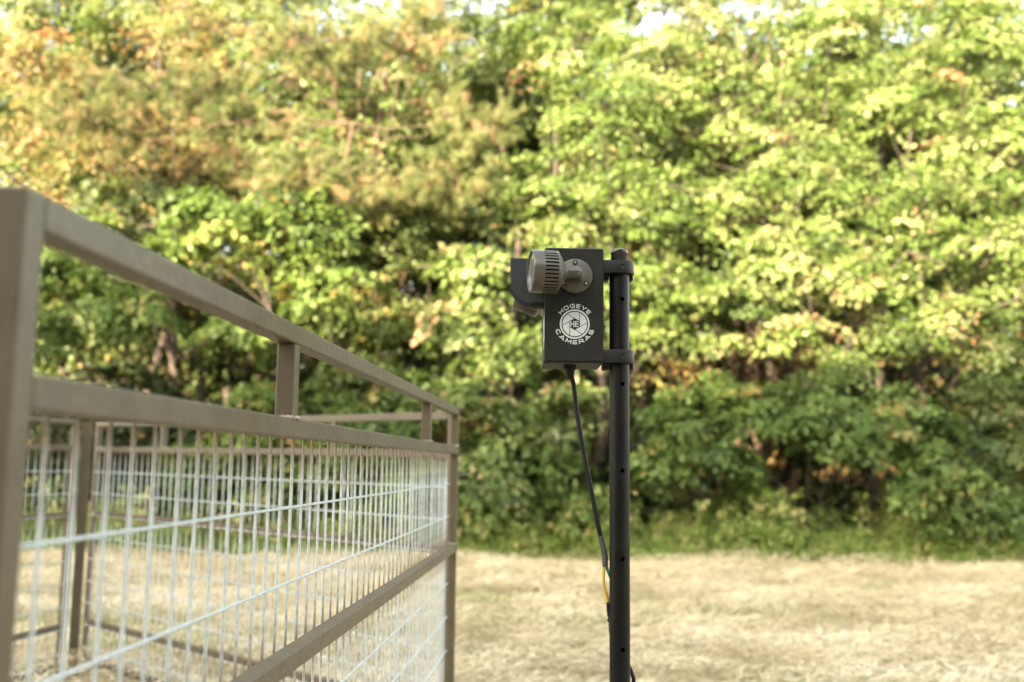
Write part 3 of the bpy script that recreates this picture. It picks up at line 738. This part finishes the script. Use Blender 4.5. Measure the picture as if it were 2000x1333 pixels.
# logo in strokes
def arc(cx, cy, rx_, ry_, a0, a1, n=14): return [(cx+rx_*math.cos(R_(a0+(a1-a0)*i/n)), cy+ry_*math.sin(R_(a0+(a1-a0)*i/n))) for i in range(n+1)]
LET = {  # unit box 0..w x 0..1, strokes
 'H': (1.25, [[(.1, 0), (.1, 1)], [(1.15, 0), (1.15, 1)], [(.1, .5), (1.15, .5)]]),
 'O': (1.45, [arc(.45, .5, .36, .42, 90, 270) + arc(1.0, .5, .36, .42, 270, 450) + [(.45, .92)]]),
 'G': (1.4, [[(1.28, .82), (1.1, .92), (.5, .92)] + arc(.48, .5, .38, .42, 90, 270) + [(1.0, .08), (1.28, .14), (1.28, .48), (.75, .48)]]),
 'E': (1.15, [[(1.1, .91), (.1, .91), (.1, .09), (1.1, .09)], [(.1, .5), (1.0, .5)]]),
 'Y': (1.35, [[(.05, 1), (.67, .45), (1.3, 1)], [(.67, .47), (.67, 0)]]),
 'C': (1.35, [[(1.25, .8), (1.05, .92), (.5, .92)] + arc(.48, .5, .38, .42, 90, 270) + [(1.05, .08), (1.25, .2)]]),
 'A': (1.4, [[(.05, 0), (.7, .96), (1.35, 0)], [(.35, .26), (1.05, .26)]]),
 'M': (1.5, [[(.1, 0), (.1, .95), (.75, .3), (1.4, .95), (1.4, 0)]]),
 'R': (1.3, [[(.1, 0), (.1, .91), (.9, .91)] + arc(.9, .66, .27, .25, 90, -90, 8) + [(.1, .41)], [(.75, .4), (1.25, 0)]]),
 'S': (1.3, [[(1.2, .8), (1.0, .92), (.4, .92)] + arc(.38, .71, .26, .21, 90, 270, 8) + [(.9, .5)] + arc(.92, .29, .26, .21, 90, -90, 8) + [(.3, .08), (.08, .22)]]),
}
def ribbon(mb, pts, w_, tf):
    n_ = len(pts)
    if n_ < 2: return
    L_, R2 = [], []
    for i, p in enumerate(pts):
        p = Vector(p)
        d0 = (p-Vector(pts[i-1])).normalized() if i else None
        d1 = (Vector(pts[i+1])-p).normalized() if i < n_-1 else None
        if d0 is None: d0 = d1
        if d1 is None: d1 = d0
        if d0.length < .5: d0 = d1
        if d1.length < .5: d1 = d0
        t = (d0+d1)
        if t.length < 1e-4: t = d1
        t.normalize(); nn = Vector((-t.y, t.x)); k = 1/max(.55, nn.dot(Vector((-d1.y, d1.x))))
        L_.append(p+nn*w_/2*k); R2.append(p-nn*w_/2*k)
    vs_ = [tf(p) for p in L_]+[tf(p) for p in R2]
    mb.add(vs_, [(i, n_+i, n_+i+1, i+1) for i in range(n_-1)])
def logo(mb, place):
    """logo centred at 0,0 in metres, place: (x, y) -> 3D"""
    raw = place; place = lambda x, y: raw(x*1.085, y*1.085); mir = lambda p: place(-p.x, p.y)
    Rr = .0345
    n_ = 64
    for r0, r1 in ((.0290, .0325),):
        v = [];
        for i in range(n_):
            a_ = 2*math.pi*i/n_
            v += [place(r0*math.cos(a_), r0*math.sin(a_)), place(r1*math.cos(a_), r1*math.sin(a_))]
        mb.add(v, [(2*i, 2*i+1, (2*i+3) % (2*n_), (2*i+2) % (2*n_)) for i in range(n_)])
    # aperture: six blades, each bounded by the circle, a blade line and the next line
    RR = .0274; hx = .0124; gap = .00065
    # blade i between line i and line i+1; hexagon corners h_i at angle 30+60i
    def hexp(i): a_ = R_(30+60*i); return Vector((hx*math.cos(a_), hx*math.sin(a_)))
    for i in range(6):
        h0, h1 = hexp(i), hexp(i+1)
        d0 = (h0-hexp(i+1)).normalized()      # line through side i, running outwards past h0
        d1 = (h1-hexp(i+2)).normalized()
        def hit(p, dd):
            b_ = p.dot(dd); c_ = p.dot(p)-RR*RR; return p+dd*(-b_+math.sqrt(b_*b_-c_))
        q0, q1 = hit(h0, d0), hit(h1, d1)
        a0 = math.atan2(q0.y, q0.x); a1 = math.atan2(q1.y, q1.x)
        while a1 < a0: a1 += 2*math.pi
        poly = [h1+Vector((0, 0)), h0, q0] + [Vector((RR*math.cos(a0+(a1-a0)*k/10), RR*math.sin(a0+(a1-a0)*k/10))) for k in range(1, 10)] + [q1]
        cen = sum(poly, Vector((0, 0)))/len(poly)
        # inset
        m_ = len(poly); ins = []
        for k in range(m_):
            p, pa, pb = poly[k], poly[k-1], poly[(k+1) % m_]
            e0 = (p-pa).normalized() if (p-pa).length > 1e-7 else (pb-p).normalized()
            e1 = (pb-p).normalized() if (pb-p).length > 1e-7 else e0
            n0 = Vector((-e0.y, e0.x)); n1 = Vector((-e1.y, e1.x)); t = (n0+n1)
            if t.length < 1e-3: t = n0
            t.normalize(); ins.append(p+t*gap/max(.4, t.dot(n1)))
        mb.add([mir(p) for p in ins], [tuple(range(m_))])
    # HE
    for ch, x0 in (('H', -.0092), ('E', .0012)):
        wd_, st = LET[ch]; s_ = .0080/wd_
        for pl in st: ribbon(mb, [(x0+p[0]*s_, -.0066+p[1]*.0132) for p in pl], .0023, lambda p: place(p.x, p.y))
    def text_arc(txt, rb, hgt, span0, span1, flip):
        ws = [LET[c][0]*.82+.32 for c in txt]; tot = sum(ws); acc = 0
        for c, w_ in zip(txt, ws):
            for pl in LET[c][1]:
                def tf(p, acc=acc):
                    a_ = R_(span0+(span1-span0)*(acc+.16+p.x*.82)/tot)
                    r_ = rb+p.y*hgt if not flip else rb+(1-p.y)*hgt
                    return place(r_*math.cos(a_), r_*math.sin(a_))
                # resample
                pp = [pl[0]]
                for q in pl[1:]:
                    p_ = pp[-1]; m_ = max(1, int((Vector(q)-Vector(p_)).length/.18))
                    pp += [(p_[0]+(q[0]-p_[0])*k/m_, p_[1]+(q[1]-p_[1])*k/m_) for k in range(1, m_+1)]
                ribbon(mb, pp, .235, tf)
            acc += w_
    text_arc("HOGEYE", .0356, .0086, 147, 33, False)
    text_arc("CAMERAS", .0356, .0086, 195.5, 344.5, True)
DECAL = simple("white_vinyl", (.54, .58, .59), .5, 0, .06, 120)
lc = Vector((.1475, BY0-.0005, 1.7715))
lg = MB(); logo(lg, lambda x, y: (lc.x+x, lc.y, lc.z+y)); bpart(lg, "logo", DECAL)
lg = MB(); logo(lg, lambda x, y: (BX0-.0005, BY0+.0335-x, lc.z-.012+y)); bpart(lg, "logo", DECAL)

# lens hood: two side plates and a roof
def px2(x, y, Y=BY0+.012): p = at(x, y, Y); return (p.x, p.z)
prof = [px2(1064, 505), px2(997, 505), px2(997, 547)] + [px2(1037-40*math.cos(R_(t)), 547+43*math.sin(R_(t))) for t in range(12, 91, 13)] + [px2(1064, 590)]
MXZ = lambda y: Matrix(((1, 0, 0, 0), (0, 0, 1, y), (0, 1, 0, 0), (0, 0, 0, 1)))
HOODM = simple("grey_black_satin", (.034, .040, .046), .30, 0, .25, 400, .3, 800)
hood = MB()
for y0 in (BY0+.012, BY0+.098):
    hood.prism(prof, 0, .0022, MXZ(y0))
hood.box(prof[1][0], BY0+.0145, prof[0][1]-.0022, prof[0][0], BY0+.0978, prof[0][1]-.0001)
bpart(hood, "lens_hood", HOODM)
# camera lens under the hood
GLASS = bpy.data.materials.new("lens_glass"); GLASS.use_nodes = True
gb = GLASS.node_tree.nodes["Principled BSDF"]; gb.inputs['Base Color'].default_value = (.75, .8, .78, 1); gb.inputs['Roughness'].default_value = .08
gb.inputs['Transmission Weight'].default_value = .85; gb.inputs['IOR'].default_value = 1.3
def frame(loc, axis, up=Vector((0, 0, 1))):
    z = Vector(axis).normalized(); x = up.cross(z).normalized(); y = z.cross(x)
    M = Matrix.Identity(4)
    for i in range(3): M[i][0], M[i][1], M[i][2], M[i][3] = x[i], y[i], z[i], loc[i]
    return M
M = frame((BX0+.001, BY0+.056, 1.845), (-1, 0, 0))
bpart(MB().lathe([(0, 0), (.030, 0), (.030, .030), (.027, .034), (.024, .034), (.022, .028), (0, .028)], 32, M), "camera_lens", BLACK_PLASTIC, 40)
# cable gland
gx, gy = .1405, BY0+.062
bpart(MB().lathe([(0, 1.6795), (.0155, 1.6795), (.0160, 1.677), (.0160, 1.670), (.0115, 1.668), (.0110, 1.660), (.0075, 1.655), (.0065, 1.650)], 20, Matrix.Translation((gx, gy, 0))), "cable_gland", BLACK_PLASTIC, 40)
# clamps: closed straps round the pole
def clamp(z0, z1):
    mb = MB(); out, inn = [], []
    x0 = BX1+.0005; ro, rI = .0335, .0242; xc, yc = PX, PY
    def loop(r, xl):
        pts = [(xl, yc-r)]
        pts += [(xc+.006+(r-.004)*math.sin(R_(t)), yc-(r)*math.cos(R_(t))) for t in range(0, 181, 15)]
        return pts + [(xl, yc+r)]
    o_, i_ = loop(ro, x0), loop(rI, x0)
    n_ = len(o_); v = []
    for z in (z0, z1):
        for p in o_: v.append((p[0], p[1], z))
        for p in i_: v.append((p[0], p[1], z))
    f = []
    for i in range(n_-1):
        f += [(i, i+1, 2*n_+i+1, 2*n_+i), (n_+i, 3*n_+i, 3*n_+i+1, n_+i+1), (i, n_+i, n_+i+1, i+1), (2*n_+i, 2*n_+i+1, 3*n_+i+1, 3*n_+i)]
    f += [(0, 2*n_, 3*n_, n_), (n_-1, 2*n_-1, 4*n_-1, 3*n_-1)]
    mb.add(v, f)
    bm = bmesh.new(); vv = [bm.verts.new(p) for p in mb.v]
    for q in mb.f: bm.faces.new([vv[i] for i in q])
    bmesh.ops.recalc_face_normals(bm, faces=bm.faces)
    es = [e_ for e_ in bm.edges if len(e_.link_faces) == 2 and e_.calc_face_angle() > R_(60)]
    bmesh.ops.bevel(bm, geom=es, offset=.0018, segments=2, affect='EDGES', profile=.5); bm.verts.index_update()
    m2 = MB().add([tuple(p.co) for p in bm.verts], [[p.index for p in q.verts] for q in bm.faces], True); bm.free()
    c = bpart(m2, "clamp", CLAMP, 35)
    # rear lug, tie bolt and nut
    for q in ((x0, yc-.004, z0-.014, x0+.016, yc+.030, z0-.0005), (xc+.022, yc+.004, z0-.012, xc+.034, yc+.030, z0-.0005)):
        k = MB().bevbox(*q, .002); k.v = [tuple(Vector(p)-ORG) for p in k.v]; k.build("lug", CLAMP, c)
    s_ = MB().lathe([(0, 0), (.0052, 0), (.0058, -.0006), (.0062, .0004)], 20, frame((xc+.004, yc-ro-.0006, (z0+z1)/2), (0, 1, 0)))
    s_.v = [tuple(Vector(p)-ORG) for p in s_.v]; s_.build("bolt_head", CLAMP, c)
CLAMP = simple("black_clamp_plastic", (.013, .013, .0135), .48, 0, .25, 90, .3, 400, spec=.3)
zc = lambda y: at(1215, y, PY-.033).z
clamp(zc(533), zc(508)); clamp(zc(709), zc(683))

# ------------------------------------------------------------------ floodlights
LAMP = simple("bronze_cast_aluminium", (.112, .103, .090), .33, .5, .15, 60, .25, 500)
LAMP_DK = simple("dark_slot_metal", (.02, .017, .014), .7)
LEDM = simple("led_silver", (.12, .13, .13), .4, .3)
SCREW = simple("screw_steel", (.45, .45, .42), .35, .8)
def floodlight(label, loc, axis, mount, mdir):
    """loc: centre of the face; axis: where it points; mount: centre of mounting disc; mdir: disc normal (outwards)"""
    root = empty("floodlight", mount); tag(root, label, "floodlight", "floodlights on the camera box")
    O = Vector(mount)
    def lp(mb, name, mat, sharp=38, par=None):
        mb.v = [tuple(Vector(p)-O) for p in mb.v]; return mb.build(name, mat, par or root, sharp)
    M = frame(loc, axis)
    R0 = .0500
    lp(MB().lathe([(R0-.0055, -.004), (R0-.0045, -.0005), (R0-.002, 0), (R0-.0008, -.001), (R0, -.003), (R0, -.0265), (R0-.006, -.0268), (R0-.008, -.020), (R0-.008, -.006), (R0-.0055, -.004)], 56, M), "bezel", LAMP)
    lp(MB().lathe([(0, -.0045), (R0-.0056, -.0045), (R0-.0056, -.0065), (0, -.0065)], 40, M), "lens", GLASS)
    back = lp(MB().lathe([(0, -.018), (R0-.0085, -.018)], 40, M), "reflector", LEDM)
    leds = MB()
    for rr, k in ((0, 1), (.011, 6), (.022, 12), (.033, 18)):
        for i in range(k):
            a_ = 2*math.pi*i/k; leds.lathe([(.0038, -.0175), (.0038, -.012), (.0025, -.0095), (0, -.0088)], 8, M @ Matrix.Translation((rr*math.cos(a_), rr*math.sin(a_), 0)))
    leds.v = [tuple(Vector(p)-O) for p in leds.v]; lo = leds.build("led", LEDM, back); lo['kind'] = 'stuff'
    lp(MB().lathe([(R0-.0065, -.0266), (R0-.0065, -.058)], 40, M), "core", LAMP_DK)
    nf = 34
    fm = MB().bevbox(-.0026, R0-.0075, -.0585, .0026, R0-.0002, -.0266, .0007).mesh("fin", LAMP)
    for i in range(nf):
        o = link("fin", fm, root); o.matrix_local = Matrix.Translation(-O) @ M @ Matrix.Rotation(2*math.pi*(i+.5)/nf, 4, 'Z')
    lp(MB().lathe([(R0-.004, -.0575), (R0, -.0578), (R0-.0008, -.062), (.033, -.0725), (.0215, -.0795), (.0185, -.081), (.0175, -.085)], 48, M), "rear_cone", LAMP)
    # arm to the knuckle
    z = Vector(axis).normalized(); md = Vector(mdir).normalized(); L = Vector(loc)
    knuckle = Vector(mount) + md*.048
    s0 = L - z*.078
    ar = MB(); ar.tube([s0, s0.lerp(knuckle, .5), knuckle], .0137, 24)
    ar.lathe([(0, .0137)] + [(.0137*math.sin(R_(t)), .0137*math.cos(R_(t))) for t in range(10, 181, 10)], 20, Matrix.Translation(knuckle))
    ar.tube([knuckle + Vector((0, 0, -.002)), knuckle - md*.030 + Vector((0, 0, -.003))], [.0138, .0155], 20)
    lp(ar, "arm", LAMP, 40)
    bl = MB(); side = z.cross(md).normalized()
    bl.tube([knuckle-side*.004+Vector((.006, 0, -.001)), knuckle+md*.0135+Vector((.006, 0, -.004))], [.0062, .0055], 14); lp(bl, "knuckle_screw", LAMP, 40)
    # disc
    D = frame(mount, md)
    disc = lp(MB().lathe([(.0418, 0), (.0418, .0035), (.0405, .0058), (.0385, .0066), (.024, .0072), (.0205, .0085), (.018, .013), (.0150, .019), (.0, .021)], 56, D), "mounting_disc", LAMP)
    for an in (90, 215, 325) if md.y < 0 else (90, 210, 330):
        # frame() x axis = up x z ; measured in the disc's own plane
        M2 = D @ Matrix.Translation((.0318*math.cos(R_(an)), .0318*math.sin(R_(an)), .0078))
        s_ = MB().lathe([(.0060, -.0010), (.0060, .0009), (.0046, .0009), (.0040, .0004)], 20, M2)
        s_.v = [tuple(Vector(p)-O) for p in s_.v]; so = s_.build("screw_seat", LAMP_DK, disc, 40)
        s_ = MB().lathe([(.0047, .0003), (.0, .0002)], 16, M2)
        s_.v = [tuple(Vector(p)-O) for p in s_.v]; s_.build("screw_recess", LAMP_DK, disc, 40)
        s_ = MB().lathe([(.0028, .0004), (.0024, .0014), (.0012, .0017), (.0008, .0009), (0, .0008)], 14, M2)
        s_.v = [tuple(Vector(p)-O) for p in s_.v]; s_.build("screw", SCREW, disc, 40)
    return root
mt = at(1123, 540, BY0-.001); mt = (mt.x, BY0-.0004, mt.z)
kn = Vector(mt)+Vector((0, -.048, 0))
ax = Vector((-.985, -.16, .0)).normalized()
fc = at(1036, 530, 2.262)
floodlight("bronze finned floodlight on the near side of the box, over the logo", fc, ax, mt, (0, -1, 0))
mt2 = (mt[0]-.02, BY1+.0004, mt[2]-.005)
ax2 = Vector((-.93, .02, .34)).normalized()
fc2 = at(1014, 568, 2.530)
floodlight("second floodlight, mostly hidden behind the black lens hood", fc2, ax2, mt2, (0, 1, 0))

# ------------------------------------------------------------------ cable
cab = empty("power_cable", (gx, gy, 1.655)); tag(cab, "black cable hanging from the box with taped orange and green wires", "cable")
CO = Vector(cab.location)
def spl(pts, n=8):
    out = []; P_ = [Vector(p) for p in pts]; P_ = [P_[0]*2-P_[1]]+P_+[P_[-1]*2-P_[-2]]
    for i in range(1, len(P_)-2):
        p0, p1, p2, p3 = P_[i-1:i+3]
        for k in range(n):
            t = k/n; out.append(.5*((2*p1)+(p2-p0)*t+(2*p0-5*p1+4*p2-p3)*t*t+(3*p1-p0-3*p2+p3)*t**3))
    return out+[P_[-2]]
def cpart(pts, r, name, mat, seg=10, par=None, wob=0):
    q = spl(pts); rs = [r*(1+wob*random.uniform(-1, 1)) for _ in q]
    return MB().tube([p-CO for p in q], rs, seg).build(name, mat, par or cab, 50)
Yc = gy
CB = simple("black_cable_jacket", (.006, .006, .006), .5, 0, .3, 40, spec=.25)
TAPE = simple("grey_black_tape", (.060, .060, .062), .4, 0, .3, 60, .4, 150)
cpart([(gx, gy, 1.662), at(1120, 750, Yc), at(1126, 800, Yc), at(1134, 850, Yc-.005), at(1145, 910, Yc-.01), at(1157, 970, Yc-.015), at(1168, 1025, Yc-.02), at(1174, 1052, Yc-.02)], .0058, "jacket", CB)
cpart([at(1173, 1047, Yc-.02), at(1177, 1066, Yc-.02), at(1181, 1085, Yc-.02), at(1182, 1107, Yc-.02)], .0071, "tape_wrap", TAPE, 10, None, .06)
cpart([at(1180, 1105, Yc-.022), at(1179, 1125, Yc-.022), at(1180, 1146, Yc-.022), at(1185, 1162, Yc-.022), at(1188, 1180, Yc-.022)], .0033, "orange_wire", simple("orange_wire_insulation", (.62, .34, .045), .4, 0, .1), 8, None, .08)
cpart([at(1184, 1105, Yc-.02), at(1188, 1118, Yc-.015), at(1195, 1135, Yc), at(1204, 1160, Yc+.01)], .0034, "green_wire", simple("green_wire_insulation", (.03, .34, .22), .4, 0, .1), 8)
cpart([at(1187, 1177, Yc-.022), at(1189, 1192, Yc-.022), at(1191, 1207, Yc-.021), at(1193, 1222, Yc-.018), at(1195, 1240, Yc-.014)], .0055, "splice", BLACK_PLASTIC, 9, None, .35)
cpart([at(1196, 1236, Yc-.014), at(1206, 1262, Yc+.01), at(1222, 1290, Yc+.02), at(1235, 1318, Yc+.005), at(1238, 1345, Yc), at(1239, 1500, Yc), at(1236, 1650, Yc)], .0045, "lower_cable", CB)
